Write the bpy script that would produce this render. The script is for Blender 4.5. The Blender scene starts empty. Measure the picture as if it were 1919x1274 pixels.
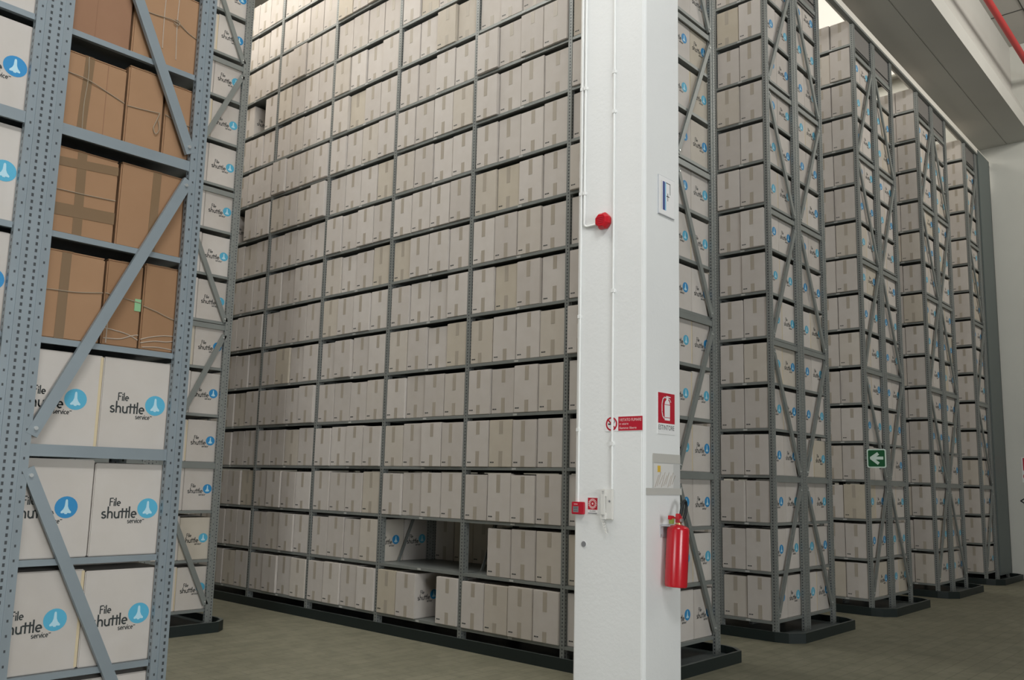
import bpy, bmesh, math, random
from mathutils import Vector, Matrix

random.seed(11)
sc = bpy.context.scene
COL = sc.collection
# boxes that show large enough to stand alone: rack, bay, level : slot, half, depth
KEEP = set(a[:4] + b for a in ('''1e01:111 1e02:110.111 1e03:110.111 1e04:110.111 1e05:101 1e06:101 1e07:101 2301:311 2302:311 2303:311 2304:311 2305:311 2306:311 2307:311 2308:311
2309:311 2310:311 2311:311 2312:311 2313:311 3003:000.100.200.300 3004:000.100.200.300 3005:000.100.200.300 3006:000.100.200.300 3007:000.100.200.300
3008:000.100.200.300 3009:000.100.200.300 3010:000.100.200.300 3011:000.100.200.300 3012:000.100.200.300 3013:000 3103:000.100.200.300
3104:000.100.200.300 3105:000.100.200.300 3106:000.100.200.300 3107:000.100.200.300 3108:000.100.200.300 3109:000.100.200.300 3110:000.100.200.300
3111:000.100.200.300 3112:000.100.200.300 3113:000.100.200.300 3201:000.100.200.300 3202:000.100.200.300 3203:000.100.200.300 3204:000.100.200.300
3205:000.100.200.300 3206:000.100.200.300 3207:000.100.200.300 3208:000.100.200.300 3209:000.100.200.300 3210:000.100.200.300 3211:000.100.200.300
3212:000.100.200.300 3213:000.100.200.300 3214:000.100.200.300 3301:000.100.200.300 3302:000.100.200.300 3303:000.100.200.300 3304:000.100.200.300
3305:000.100.200.300 3306:000.100.200.300 3307:100.200.300 3308:000.200.300 3309:000.100.200.300 3310:100.300 3311:000.100.200.300 3312:200.300
3313:200.300 3314:100.200.300 3401:200.300 3402:200.300 3403:200 3404:200 3406:200 3407:300 3410:300 3413:100 3e03:111 3e04:111 3e05:110.111
3e06:000.110.111 3e07:000.110.111 3e08:110.111 3e09:000.111 3e10:111 3e11:110.111 3e12:111 4e01:100.101.111 4e02:100.101 4e03:000.100.101.111
4e04:000.100.101.111 4e05:000.100 4e06:000.100.101 4e07:000.100.101 4e08:000.100 4e09:000.100 4e10:000.100 4e11:000.100 4e12:000.100 4e13:000.100
4e14:000.100 5e01:000.100 5e02:000.100 5e03:100 5e04:100 5e05:100 5e06:100 5e07:100 5e08:100 5e09:100 5e10:100 5e11:100 5e12:100 5e13:100 5e14:100
5e15:100 5e16:100 6e01:100 6e02:100 6e03:100 6e04:100 6e05:100 6e06:100 6e07:100 6e08:100 6e09:100 6e10:100 6e11:100 6e12:100 6e13:100 6e14:100
6e15:100 7e01:100 7e02:100 7e03:100 7e04:100 7e05:100''').split() for b in a[5:].split('.'))  #RANKED
ALL_SINGLE = False

# ------------------------------------------------------------------ camera
Z0 = 0.18                               # floor sits this far under the lowest shelf
YAW, PITCH, ROLL, FPX = 0.8339, 0.1417, 0.0232, 1614.54
CAM = Vector((-5.3338, -4.2573, 1.23 + Z0))
fw = Vector((math.cos(PITCH) * math.sin(YAW), math.cos(PITCH) * math.cos(YAW), math.sin(PITCH)))
rt = fw.cross(Vector((0, 0, 1))).normalized()
up = rt.cross(fw)
cr, sr = math.cos(ROLL), math.sin(ROLL)
rt2, up2 = cr * rt + sr * up, -sr * rt + cr * up
cam = bpy.data.cameras.new('camera')
cam.sensor_fit = 'HORIZONTAL'
cam.sensor_width = 36.0
cam.lens = FPX * 36.0 / 1919.0
cam.shift_y = 35.6 / 1919.0
cam.clip_start = 0.05
cam.clip_end = 200
camo = bpy.data.objects.new('camera', cam)
COL.objects.link(camo)
bk = -fw
camo.matrix_world = Matrix(((rt2.x, up2.x, bk.x, CAM.x), (rt2.y, up2.y, bk.y, CAM.y), (rt2.z, up2.z, bk.z, CAM.z), (0, 0, 0, 1)))
sc.camera = camo

# ------------------------------------------------------------------ world, light, exposure
sc.view_settings.view_transform = 'Standard'
sc.view_settings.look = 'None'
sc.view_settings.gamma = 1.0
sc.view_settings.use_curve_mapping = False
sc.view_settings.exposure = 0.06
w = bpy.data.worlds.new('world')
sc.world = w
w.use_nodes = True
w.node_tree.nodes['Background'].inputs[0].default_value = (0.80, 0.90, 1.0, 1)
w.node_tree.nodes['Background'].inputs[1].default_value = 0.005


def area(name, loc, target, sx, sy, power, color):
    l = bpy.data.lights.new(name, 'AREA')
    l.shape = 'RECTANGLE'
    l.size, l.size_y = sx, sy
    l.energy = power
    l.color = color
    o = bpy.data.objects.new(name, l)
    COL.objects.link(o)
    o.location = loc
    o.rotation_euler = (Vector(target) - Vector(loc)).to_track_quat('-Z', 'Y').to_euler()
    return o


# daylight: unseen doorway behind the camera, roof lights over the aisles, plus added fills
area('fill_light_left', (-13.6, -2.2, 1.9), (0.0, -2.2, 1.9), 4.0, 3.4, 270, (0.93, 0.98, 1.0))  # added low fill from the left, no doorway opens in that wall
area('doorway_daylight_front', (-5.4, -12.6, 2.2), (-5.4, 0.0, 2.2), 4.0, 3.6, 560, (0.93, 0.98, 1.0))
area('fill_light_high', (-6.0, -6.0, 8.6), (-6.0, 0.0, 8.6), 4.5, 1.1, 540, (0.97, 0.99, 1.0))  # added high fill facing the rack ends, no window behind it
area('fill_light_high_right', (7.0, -6.0, 8.3), (7.0, 0.0, 8.3), 5.5, 1.3, 235, (1.0, 0.96, 0.89))  # added high fill that brightens the beam face, no window there
area('roof_light_left_aisle', (-3.9, 3.0, 9.3), (-3.9, 3.0, 0), 2.0, 3.5, 240, (1.0, 0.98, 0.93))
area('roof_light_far_right', (9.6, 2.6, 9.3), (9.6, 2.6, 0), 2.6, 4.0, 130, (1.0, 0.96, 0.88))
area('roof_light_aisle', (0.3, 5.2, 9.3), (0.3, 5.2, 0), 5.0, 5.5, 580, (1.0, 0.97, 0.90))

# ------------------------------------------------------------------ helpers


def tag(o, label=None, cat=None, group=None, kind=None):
    if label: o['label'] = label
    if cat: o['category'] = cat
    if group: o['group'] = group
    if kind: o['kind'] = kind
    return o


class MB:
    def __init__(self):
        self.v, self.f, self.m, self.mats = [], [], [], []

    def mi(self, mat):
        if mat not in self.mats: self.mats.append(mat)
        return self.mats.index(mat)

    def quadbox(self, p, mat):
        """p: 8 corners, bottom ring then top ring, counter-clockwise from above"""
        b = len(self.v)
        self.v += [tuple(q) for q in p]
        k = self.mi(mat)
        for f in ((3, 2, 1, 0), (4, 5, 6, 7), (0, 1, 5, 4), (1, 2, 6, 5), (2, 3, 7, 6), (3, 0, 4, 7)):
            self.f.append(tuple(b + i for i in f)); self.m.append(k)

    def box(self, x0, x1, y0, y1, z0, z1, mat):
        self.quadbox([(x0, y0, z0), (x1, y0, z0), (x1, y1, z0), (x0, y1, z0), (x0, y0, z1), (x1, y0, z1), (x1, y1, z1), (x0, y1, z1)], mat)

    def bar(self, a, b, u, v, mat):
        """bar from a to b with half-extent vectors u and v"""
        a, b, u, v = Vector(a), Vector(b), Vector(u), Vector(v)
        p = [a - u - v, a + u - v, a + u + v, a - u + v, b - u - v, b + u - v, b + u + v, b - u + v]
        if (b - a).dot(u.cross(v)) < 0:
            p = [p[i] for i in (3, 2, 1, 0, 7, 6, 5, 4)]
        self.quadbox(p, mat)

    def prism(self, pts, mat, d, top=True):
        """pts: polygon of Vectors (ccw seen against d), extruded by vector d"""
        b = len(self.v); n = len(pts); k = self.mi(mat)
        d = Vector(d)
        self.v += [tuple(p) for p in pts] + [tuple(Vector(p) + d) for p in pts]
        self.f.append(tuple(b + n + i for i in range(n))); self.m.append(k)
        self.f.append(tuple(b + i for i in reversed(range(n)))); self.m.append(k)
        for i in range(n):
            j = (i + 1) % n
            self.f.append((b + i, b + j, b + n + j, b + n + i)); self.m.append(k)

    def tube(self, pts, r, mat, n=10, cap=True):
        pts = [Vector(p) for p in pts]
        k = self.mi(mat); base = len(self.v)
        t0 = (pts[1] - pts[0]).normalized()
        ref = Vector((0, 0, 1)) if abs(t0.z) < 0.9 else Vector((1, 0, 0))
        u = t0.cross(ref).normalized()
        for i, p in enumerate(pts):
            if i == 0: t = pts[1] - pts[0]
            elif i == len(pts) - 1: t = pts[-1] - pts[-2]
            else: t = pts[i + 1] - pts[i - 1]
            t.normalize()
            u = (u - t * u.dot(t)).normalized()
            v = t.cross(u)
            rr = r[i] if isinstance(r, (list, tuple)) else r
            for j in range(n):
                a = 2 * math.pi * j / n
                self.v.append(tuple(p + rr * (math.cos(a) * u + math.sin(a) * v)))
        for i in range(len(pts) - 1):
            for j in range(n):
                a, b = base + i * n + j, base + i * n + (j + 1) % n
                self.f.append((a, b, b + n, a + n)); self.m.append(k)
        if cap:
            self.f.append(tuple(base + j for j in reversed(range(n)))); self.m.append(k)
            e = base + (len(pts) - 1) * n
            self.f.append(tuple(e + j for j in range(n))); self.m.append(k)

    def lathe(self, prof, c, mat, n=28):
        """prof: list of (radius, z); axis vertical through c"""
        k = self.mi(mat); base = len(self.v)
        for r, z in prof:
            for j in range(n):
                a = 2 * math.pi * j / n
                self.v.append((c[0] + r * math.cos(a), c[1] + r * math.sin(a), c[2] + z))
        for i in range(len(prof) - 1):
            for j in range(n):
                a, b = base + i * n + j, base + i * n + (j + 1) % n
                self.f.append((a, b, b + n, a + n)); self.m.append(k)
        self.f.append(tuple(base + j for j in reversed(range(n)))); self.m.append(k)
        e = base + (len(prof) - 1) * n
        self.f.append(tuple(e + j for j in range(n))); self.m.append(k)

    def add(self, other, off=(0, 0, 0), sy=1.0, sz=1.0):
        b = len(self.v)
        self.v += [(x + off[0], y * sy + off[1], z * sz + off[2]) for x, y, z in other.v]
        mm = [self.mi(m) for m in other.mats]
        self.f += [tuple(b + i for i in f) for f in other.f]
        self.m += [mm[i] for i in other.m]

    def mesh(self, name, bevel=0, smooth=False):
        me = bpy.data.meshes.new(name)
        me.from_pydata(self.v, [], self.f)
        for m in self.mats: me.materials.append(m)
        for p, k in zip(me.polygons, self.m): p.material_index = k
        if bevel:
            bm = bmesh.new(); bm.from_mesh(me)
            es = [e for e in bm.edges if e.calc_face_angle(0) > 0.6]
            bmesh.ops.bevel(bm, geom=es, offset=bevel, segments=2, affect='EDGES', clamp_overlap=True)
            bm.to_mesh(me); bm.free()
        if smooth:
            for p in me.polygons: p.use_smooth = True
            try: me.set_sharp_from_angle(angle=math.radians(40))
            except Exception: pass
        me.update()
        return me

    def obj(self, name, parent=None, bevel=0, smooth=False, loc=None):
        o = bpy.data.objects.new(name, self.mesh(name, bevel, smooth))
        COL.objects.link(o)
        if loc: o.location = loc
        if parent: o.parent = parent
        return o


def link(name, me, parent=None, loc=(0, 0, 0)):
    o = bpy.data.objects.new(name, me)
    COL.objects.link(o)
    o.location = loc
    if parent: o.parent = parent
    return o


def empty(name, loc):
    o = bpy.data.objects.new(name, None)
    o.empty_display_size = 0.1
    COL.objects.link(o)
    o.location = loc
    return o


# ------------------------------------------------------------------ materials


def newmat(name):
    m = bpy.data.materials.new(name)
    m.use_nodes = True
    nt = m.node_tree
    return m, nt, nt.nodes['Principled BSDF']


def plain(name, col, rough=0.6, metal=0.0, spec=0.4):
    m, nt, b = newmat(name)
    b.inputs['Base Color'].default_value = (*col, 1)
    b.inputs['Roughness'].default_value = rough
    b.inputs['Metallic'].default_value = metal
    b.inputs['Specular IOR Level'].default_value = spec
    return m


def N(nt, typ, **kw):
    n = nt.nodes.new(typ)
    for k, v in kw.items(): setattr(n, k, v)
    return n


def math_node(nt, op, a, b=None, c=None):
    n = nt.nodes.new('ShaderNodeMath'); n.operation = op
    for i, x in enumerate((a, b, c)):
        if x is None: continue
        if isinstance(x, (int, float)): n.inputs[i].default_value = x
        else: nt.links.new(x, n.inputs[i])
    return n.outputs[0]


def mix(nt, fac, a, b, mode='MIX'):
    n = nt.nodes.new('ShaderNodeMix'); n.data_type = 'RGBA'; n.blend_type = mode
    for sock, x in ((n.inputs[0], fac), (n.inputs[6], a), (n.inputs[7], b)):
        if isinstance(x, (int, float)): sock.default_value = x
        elif isinstance(x, tuple): sock.default_value = (*x, 1)
        else: nt.links.new(x, sock)
    return n.outputs[2]


def noise(nt, vec, scale, detail=3, rough=0.5):
    n = nt.nodes.new('ShaderNodeTexNoise')
    n.inputs['Scale'].default_value = scale
    n.inputs['Detail'].default_value = detail
    n.inputs['Roughness'].default_value = rough
    nt.links.new(vec, n.inputs['Vector'])
    return n.outputs['Fac']


def ramp(nt, fac, lo, hi):
    return math_node(nt, 'MULTIPLY', math_node(nt, 'SUBTRACT', fac, lo), 1.0 / (hi - lo))


def clamp01(nt, x):
    n = nt.nodes.new('ShaderNodeClamp'); nt.links.new(x, n.inputs[0]); return n.outputs[0]


def cardboard(name, c0, c1, c2, rough=0.75):
    """board whose tint differs from box to box, with faint scuffs"""
    m, nt, b = newmat(name)
    oi = N(nt, 'ShaderNodeObjectInfo'); ge = N(nt, 'ShaderNodeNewGeometry')
    r = math_node(nt, 'FRACT', math_node(nt, 'ADD', oi.outputs['Random'], ge.outputs['Random Per Island']))
    rr = math_node(nt, 'FRACT', math_node(nt, 'MULTIPLY', r, 7.31))
    base = mix(nt, r, c0, c1)
    base = mix(nt, clamp01(nt, ramp(nt, rr, 0.8, 1.0)), base, c2)
    pos = ge.outputs['Position']
    nz = noise(nt, pos, 9, 4)
    base = mix(nt, 0.22, base, mix(nt, clamp01(nt, ramp(nt, nz, 0.3, 0.7)), (0.78, 0.74, 0.68), (1, 1, 1)), 'MULTIPLY')
    nt.links.new(base, b.inputs['Base Color'])
    b.inputs['Roughness'].default_value = rough
    b.inputs['Specular IOR Level'].default_value = 0.25
    return m


M = {}
M['white_board'] = cardboard('white_board', (0.485, 0.443, 0.405), (0.555, 0.513, 0.474), (0.485, 0.43, 0.345))
M['brown_board'] = cardboard('brown_board', (0.30, 0.170, 0.092), (0.335, 0.195, 0.108), (0.27, 0.15, 0.078))
M['brown_dark'] = cardboard('brown_dark', (0.245, 0.128, 0.075), (0.27, 0.145, 0.085), (0.23, 0.12, 0.07))
M['board_edge'] = plain('board_edge', (0.56, 0.46, 0.30), 0.85)
M['ink'] = plain('ink', (0.025, 0.03, 0.03), 0.6)
M['blue'] = plain('blue', (0.025, 0.22, 0.46), 0.55)
M['pale_blue'] = plain('pale_blue', (0.08, 0.36, 0.52), 0.6)
M['rocket_white'] = plain('rocket_white', (0.42, 0.62, 0.70), 0.6)
M['tape'] = plain('tape', (0.37, 0.325, 0.265), 0.38, spec=0.5)
M['brown_tape'] = plain('brown_tape', (0.185, 0.115, 0.06), 0.35, spec=0.6)
M['twine'] = plain('twine', (0.30, 0.235, 0.165), 0.9)
M['film'] = plain('film', (0.42, 0.34, 0.27), 0.15, spec=0.8)
M['green_label'] = plain('green_label', (0.22, 0.42, 0.22), 0.6)
M['label_white'] = plain('label_white', (0.70, 0.70, 0.66), 0.5)
M['shelf_label'] = plain('shelf_label', (0.42, 0.42, 0.40), 0.5)
M['plinth'] = plain('plinth', (0.010, 0.016, 0.015), 0.5)
M['plinth_floor'] = plain('plinth_floor', (0.07, 0.085, 0.085), 0.35)
M['plinth_edge'] = plain('plinth_edge', (0.075, 0.085, 0.08), 0.45)
M['shade_board'] = plain('shade_board', (0.16, 0.15, 0.14), 0.7)
M['panel'] = plain('panel', (0.105, 0.125, 0.12), 0.5)
M['tie_white'] = plain('tie_white', (0.72, 0.69, 0.62), 0.5)
M['bolt'] = plain('bolt', (0.62, 0.63, 0.62), 0.3, metal=0.7)


def steel(name, col, perforated):
    m, nt, b = newmat(name)
    ge = N(nt, 'ShaderNodeNewGeometry')
    tc = N(nt, 'ShaderNodeTexCoord')
    nz = noise(nt, ge.outputs['Position'], 5, 3)
    base = mix(nt, nz, tuple(c * 0.88 for c in col), tuple(min(1, c * 1.1) for c in col))
    b.inputs['Roughness'].default_value = 0.42
    b.inputs['Metallic'].default_value = 0.25
    if perforated:
        s = N(nt, 'ShaderNodeSeparateXYZ'); nt.links.new(tc.outputs['Object'], s.inputs[0])
        nrm = N(nt, 'ShaderNodeSeparateXYZ'); nt.links.new(ge.outputs['True Normal'], nrm.inputs[0])
        ax = math_node(nt, 'ABSOLUTE', s.outputs[0]); y = s.outputs[1]; z = s.outputs[2]
        fy = math_node(nt, 'GREATER_THAN', math_node(nt, 'ABSOLUTE', nrm.outputs[1]), 0.7)
        fx = math_node(nt, 'GREATER_THAN', math_node(nt, 'ABSOLUTE', nrm.outputs[0]), 0.7)

        def near(v, c, h):
            return math_node(nt, 'LESS_THAN', math_node(nt, 'ABSOLUTE', math_node(nt, 'SUBTRACT', v, c)), h)
        zs = math_node(nt, 'FRACT', math_node(nt, 'MULTIPLY', z, 1 / 0.028))
        slot = near(zs, 0.5, 0.24)
        zh = math_node(nt, 'FRACT', math_node(nt, 'MULTIPLY', z, 1 / 0.056))
        hole = near(zh, 0.5, 0.09)
        m1 = math_node(nt, 'MULTIPLY', math_node(nt, 'MULTIPLY', fy, near(ax, 0.017, 0.0045)), slot)
        m2 = math_node(nt, 'MULTIPLY', math_node(nt, 'MULTIPLY', fy, near(ax, 0.052, 0.0035)), hole)
        m3 = math_node(nt, 'MULTIPLY', math_node(nt, 'MULTIPLY', fx, near(y, 0.0225, 0.0055)), slot)
        mask = clamp01(nt, math_node(nt, 'ADD', math_node(nt, 'ADD', m1, m2), m3))
        base = mix(nt, mask, base, (0.045, 0.05, 0.055))
    nt.links.new(base, b.inputs['Base Color'])
    return m


M['steel'] = steel('grey_steel', (0.215, 0.228, 0.215), False)
M['steel_holes'] = steel('grey_steel_perforated', (0.225, 0.235, 0.222), True)
M['steel_blue'] = steel('blue_grey_steel', (0.235, 0.27, 0.29), False)
M['steel_blue_holes'] = steel('blue_grey_steel_perforated', (0.235, 0.27, 0.29), True)


def paintwall(name, col, amp=0.12, bump=0.25, sc_=14):
    m, nt, b = newmat(name)
    ge = N(nt, 'ShaderNodeNewGeometry')
    p = ge.outputs['Position']
    n1 = noise(nt, p, 1.1, 4); n2 = noise(nt, p, sc_, 5, 0.6)
    c = mix(nt, clamp01(nt, ramp(nt, n1, 0.3, 0.75)), tuple(x * (1 - amp) for x in col), col)
    st = clamp01(nt, ramp(nt, noise(nt, p, 23, 2), 0.74, 0.79))
    c = mix(nt, math_node(nt, 'MULTIPLY', st, 0.10), c, tuple(x * 0.6 for x in col))
    nt.links.new(c, b.inputs['Base Color'])
    b.inputs['Roughness'].default_value = 0.7
    bp = N(nt, 'ShaderNodeBump'); bp.inputs['Strength'].default_value = bump; bp.inputs['Distance'].default_value = 0.004
    nt.links.new(n2, bp.inputs['Height']); nt.links.new(bp.outputs[0], b.inputs['Normal'])
    return m


M['column'] = paintwall('column_paint', (0.80, 0.80, 0.785), 0.05, 0.35, 30)
M['wall'] = paintwall('wall_paint', (0.60, 0.595, 0.545), 0.06)
M['bare_wall'] = paintwall('bare_wall', (0.22, 0.22, 0.20), 0.08)
M['beam'] = paintwall('beam_concrete', (0.50, 0.49, 0.455), 0.08, 0.2)
M['ceiling'] = paintwall('ceiling_paint', (0.42, 0.41, 0.38), 0.08)
M['joint'] = plain('joint', (0.06, 0.06, 0.055), 0.9)


def floor_mat():
    m, nt, b = newmat('paved_floor')
    ge = N(nt, 'ShaderNodeNewGeometry'); p = ge.outputs['Position']
    n1 = noise(nt, p, 0.7, 5, 0.6); n2 = noise(nt, p, 6, 6, 0.65); n3 = noise(nt, p, 60, 2)
    c = mix(nt, clamp01(nt, ramp(nt, n1, 0.3, 0.7)), (0.172, 0.162, 0.110), (0.215, 0.204, 0.144))
    c = mix(nt, math_node(nt, 'MULTIPLY', clamp01(nt, ramp(nt, n2, 0.42, 0.70)), 0.75), c, (0.125, 0.120, 0.080))
    c = mix(nt, math_node(nt, 'MULTIPLY', n3, 0.25), c, (0.115, 0.112, 0.078))
    br = N(nt, 'ShaderNodeTexBrick')
    br.inputs['Scale'].default_value = 1.0
    br.inputs['Brick Width'].default_value = 0.24
    br.inputs['Row Height'].default_value = 0.12
    br.inputs['Mortar Size'].default_value = 0.006
    br.inputs['Mortar Smooth'].default_value = 0.6
    br.inputs['Color1'].default_value = (1, 1, 1, 1); br.inputs['Color2'].default_value = (0.80, 0.81, 0.79, 1)
    br.inputs['Mortar'].default_value = (0.56, 0.55, 0.52, 1)
    nt.links.new(p, br.inputs['Vector'])
    c = mix(nt, 0.7, c, br.outputs['Color'], 'MULTIPLY')  # paving joints
    nt.links.new(c, b.inputs['Base Color'])
    b.inputs['Roughness'].default_value = 0.6
    bp = N(nt, 'ShaderNodeBump'); bp.inputs['Strength'].default_value = 0.15; bp.inputs['Distance'].default_value = 0.003
    nt.links.new(n2, bp.inputs['Height']); nt.links.new(bp.outputs[0], b.inputs['Normal'])
    return m


M['floor'] = floor_mat()
M['red_paint'] = plain('red_paint', (0.52, 0.012, 0.022), 0.22, spec=0.6)
M['sign_red'] = plain('sign_red', (0.47, 0.012, 0.03), 0.45)
M['pipe_red'] = plain('pipe_red', (0.42, 0.03, 0.03), 0.5)
M['sign_white'] = plain('sign_white', (0.80, 0.79, 0.78), 0.45)
M['sign_pink'] = plain('sign_pink', (0.80, 0.62, 0.60), 0.5)
M['sign_grey'] = plain('sign_grey', (0.50, 0.51, 0.53), 0.5)
M['sign_green'] = plain('sign_green', (0.012, 0.10, 0.035), 0.4)
M['green_white'] = plain('green_white', (0.62, 0.74, 0.66), 0.5)
M['black'] = plain('black_rubber', (0.015, 0.017, 0.018), 0.5)
M['dark_grey'] = plain('dark_grey', (0.09, 0.095, 0.10), 0.5)
M['mid_grey'] = plain('mid_grey', (0.22, 0.22, 0.23), 0.6)
M['brass'] = plain('brass', (0.55, 0.42, 0.20), 0.35, metal=0.8)
M['chrome'] = plain('chrome', (0.55, 0.56, 0.56), 0.3, metal=0.8)
M['conduit'] = plain('conduit', (0.80, 0.80, 0.78), 0.45)
M['handset'] = plain('handset', (0.72, 0.70, 0.66), 0.4)
M['plastic_sleeve'] = plain('plastic_sleeve', (0.56, 0.55, 0.53), 0.25, spec=0.6)
M['grey_tape'] = plain('grey_tape', (0.52, 0.50, 0.46), 0.4)
M['paper'] = plain('paper', (0.66, 0.64, 0.61), 0.7)
M['yellow'] = plain('yellow', (0.70, 0.45, 0.06), 0.5)
M['navy'] = plain('navy', (0.035, 0.06, 0.22), 0.5)
M['sky_blue'] = plain('sky_blue', (0.25, 0.52, 0.72), 0.5)
M['olive'] = plain('olive', (0.25, 0.30, 0.06), 0.5)

# ------------------------------------------------------------------ the building
W, YE, S = 1.1167, -0.58, 2.4552
ROWX = {1: -4.848, 2: -2.44, 3: 0.0, 4: S, 5: 2 * S, 6: 3 * S, 7: 4 * S}
XW = 11.36


def struct(name, mb, label, cat, **k):
    return tag(mb.obj(name, **k), label, cat, kind='structure')


g = MB(); g.box(-14, XW + 0.4, -13, 14, -0.2, 0, M['floor'])
struct('floor', g, 'beige paved floor with faint block joints in front of the racks', 'floor')
g = MB(); g.box(XW, XW + 0.4, -13, 14, 0, 9.5, M['wall'])
struct('wall_right', g, 'off-white plastered wall behind the last rack on the right', 'wall')
g = MB(); g.box(-14.4, -14, -13, 14, 0, 9.5, M['bare_wall'])
struct('wall_left', g, 'bare grey wall far left of the racks', 'wall')
g = MB(); g.box(-14.4, XW + 0.4, 14, 14.4, 0, 9.5, M['bare_wall'])
struct('wall_back', g, 'bare grey wall behind the ends of the racks', 'wall')
g = MB(); g.box(-4.0, XW + 0.4, -13.4, -13, 0, 9.5, M['bare_wall']); g.box(-14.4, -4.0, -13.4, -13, 6.6, 9.5, M['bare_wall'])
struct('wall_front', g, 'bare grey wall with a wide doorway behind the viewer', 'wall')
g = MB(); g.box(-14, XW, -13, 14, 9.36, 9.6, M['ceiling'])
for yj in (-1.5, -2.9):
    g.box(-14, XW, yj - 0.008, yj + 0.008, 9.352, 9.36, M['joint'])
for xj in (5.1, 7.6, 10.1):
    g.box(xj - 0.008, xj + 0.008, -13, 14, 9.351, 9.36, M['joint'])
struct('ceiling', g, 'pale slab ceiling with dark joints above the concrete beam', 'ceiling')
gm, gnt, gb = newmat('roof_glazing')
gb.inputs['Emission Color'].default_value = (1.0, 0.92, 0.80, 1); gb.inputs['Emission Strength'].default_value = 0.8
gb.inputs['Base Color'].default_value = (0.7, 0.7, 0.68, 1)
for (xa, xb, ya, yb, lab) in ((3.2, XW - 0.3, 0.55, 5.2, 'bright roof light panel glimpsed above the right-hand racks'), (-2.9, 0.9, 1.4, 8.6, 'bright roof light panel above the long rack aisle')):
    root_ = empty('roof_light', ((xa + xb) / 2, (ya + yb) / 2, 9.335))
    tag(root_, lab, 'roof light')
    hx, hy = (xb - xa) / 2, (yb - ya) / 2
    g = MB(); g.box(-hx, hx, -hy, hy, 0, 0.02, gm); g.obj('glazing', root_)
    g = MB()
    for sgn in (-1, 1):
        g.box(-hx - 0.06, hx + 0.06, sgn * (hy + 0.03) - 0.03, sgn * (hy + 0.03) + 0.03, -0.02, 0.024, M['label_white'])
        g.box(sgn * (hx + 0.03) - 0.03, sgn * (hx + 0.03) + 0.03, -hy, hy, -0.02, 0.024, M['label_white'])
    g.obj('frame', root_)
# deep concrete beam that runs along the rack ends
g = MB()
prof = [(-1.30, 7.56), (-1.30, 7.81), (-1.12, 8.3), (-1.02, 8.42), (-1.02, 9.36), (-0.62, 9.36), (-0.62, 8.42), (-0.35, 8.0), (-0.28, 7.81), (-0.28, 7.56), (-0.885, 7.56), (-0.885, 7.57), (-0.90, 7.57), (-0.90, 7.56)]
g.prism([Vector((-14, y, z)) for y, z in prof], M['beam'], (14 + XW, 0, 0))
struct('ceiling_beam', g, 'deep pale concrete roof beam running above the rack ends', 'beam')

# white column
CX, CY, CWX, CWY = -0.563, -1.111, 0.462, 0.575
g = MB(); ch = 0.018
g.prism([Vector(p) for p in ((CX + ch, CY, 0), (CX + CWX - ch, CY, 0), (CX + CWX, CY + ch, 0), (CX + CWX, CY + CWY - ch, 0), (CX + CWX - ch, CY + CWY, 0), (CX + ch, CY + CWY, 0), (CX, CY + CWY - ch, 0), (CX, CY + ch, 0))], M['column'], (0, 0, 7.56))
struct('column', g, 'white painted square concrete column in front of the long rack', 'column', bevel=0.004)

# ------------------------------------------------------------------ box meshes
PITCH_Z = 0.45
BD, BW, BH = 0.334, 0.262, 0.390          # depth along the rack end, width along the rack, height


def arc(cx, cy, rx, ry, a0, a1, n=7):
    return [(cx + rx * math.cos(math.radians(a0 + (a1 - a0) * i / n)), cy + ry * math.sin(math.radians(a0 + (a1 - a0) * i / n))) for i in range(n + 1)]


# single-line letter shapes, x-height 1; value = (strokes, advance)
GL = {
    'F': ([[(0.1, 0), (0.1, 1.75)] + arc(0.35, 1.5, 0.25, 0.25, 180, 90, 3) + [(0.8, 1.75)], [(0.1, 0.95), (0.65, 0.95)]], 0.95),
    'i': ([[(0.1, 0), (0.1, 1.0)], [(0.1, 1.35), (0.1, 1.5)]], 0.35),
    'l': ([[(0.1, 1.8), (0.1, 0)]], 0.35),
    'e': ([[(0.1, 0.5), (0.78, 0.55)] + arc(0.45, 0.52, 0.36, 0.48, 8, 300, 9)], 1.0),
    's': ([arc(0.38, 0.74, 0.28, 0.26, 60, 200, 5) + [(0.4, 0.48)] + arc(0.36, 0.26, 0.28, 0.26, 50, -150, 6)], 0.85),
    'h': ([[(0.1, 0), (0.1, 1.8)], [(0.1, 0.6)] + arc(0.42, 0.6, 0.32, 0.4, 180, 0, 7) + [(0.74, 0)]], 1.0),
    'u': ([[(0.1, 1.0), (0.1, 0.4)] + arc(0.42, 0.4, 0.32, 0.4, 180, 360, 7) + [(0.74, 1.0)], [(0.74, 0.5), (0.74, 0)]], 1.0),
    't': ([[(0.25, 1.5), (0.25, 0)], [(-0.12, 1.05), (0.62, 1.05)]], 0.6),
    'r': ([[(0.1, 0), (0.1, 1.0)], [(0.1, 0.65)] + arc(0.42, 0.62, 0.32, 0.36, 180, 60, 5)], 0.75),
    'v': ([[(0.05, 1.0), (0.4, 0), (0.75, 1.0)]], 0.9),
    'c': ([arc(0.45, 0.5, 0.36, 0.48, 50, 310, 8)], 0.9),
    "'": ([[(0.05, 1.15), (0.35, 1.15)], [(0.45, 1.15), (0.75, 1.15)]], 0.8),
}


def ribbon(mb, pts, wd, put, mat):
    for a, b in zip(pts[:-1], pts[1:]):
        a = Vector(a); b = Vector(b); d = b - a
        if d.length < 1e-7: continue
        d.normalize(); n = Vector((-d.y, d.x)) * wd / 2; e = d * wd * 0.3
        q = [a - e + n, a - e - n, b + e - n, b + e + n]
        k = len(mb.v); mb.v += [put(p.x, p.y) for p in q]
        mb.f.append((k, k + 1, k + 2, k + 3)); mb.m.append(mb.mi(mat))


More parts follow.
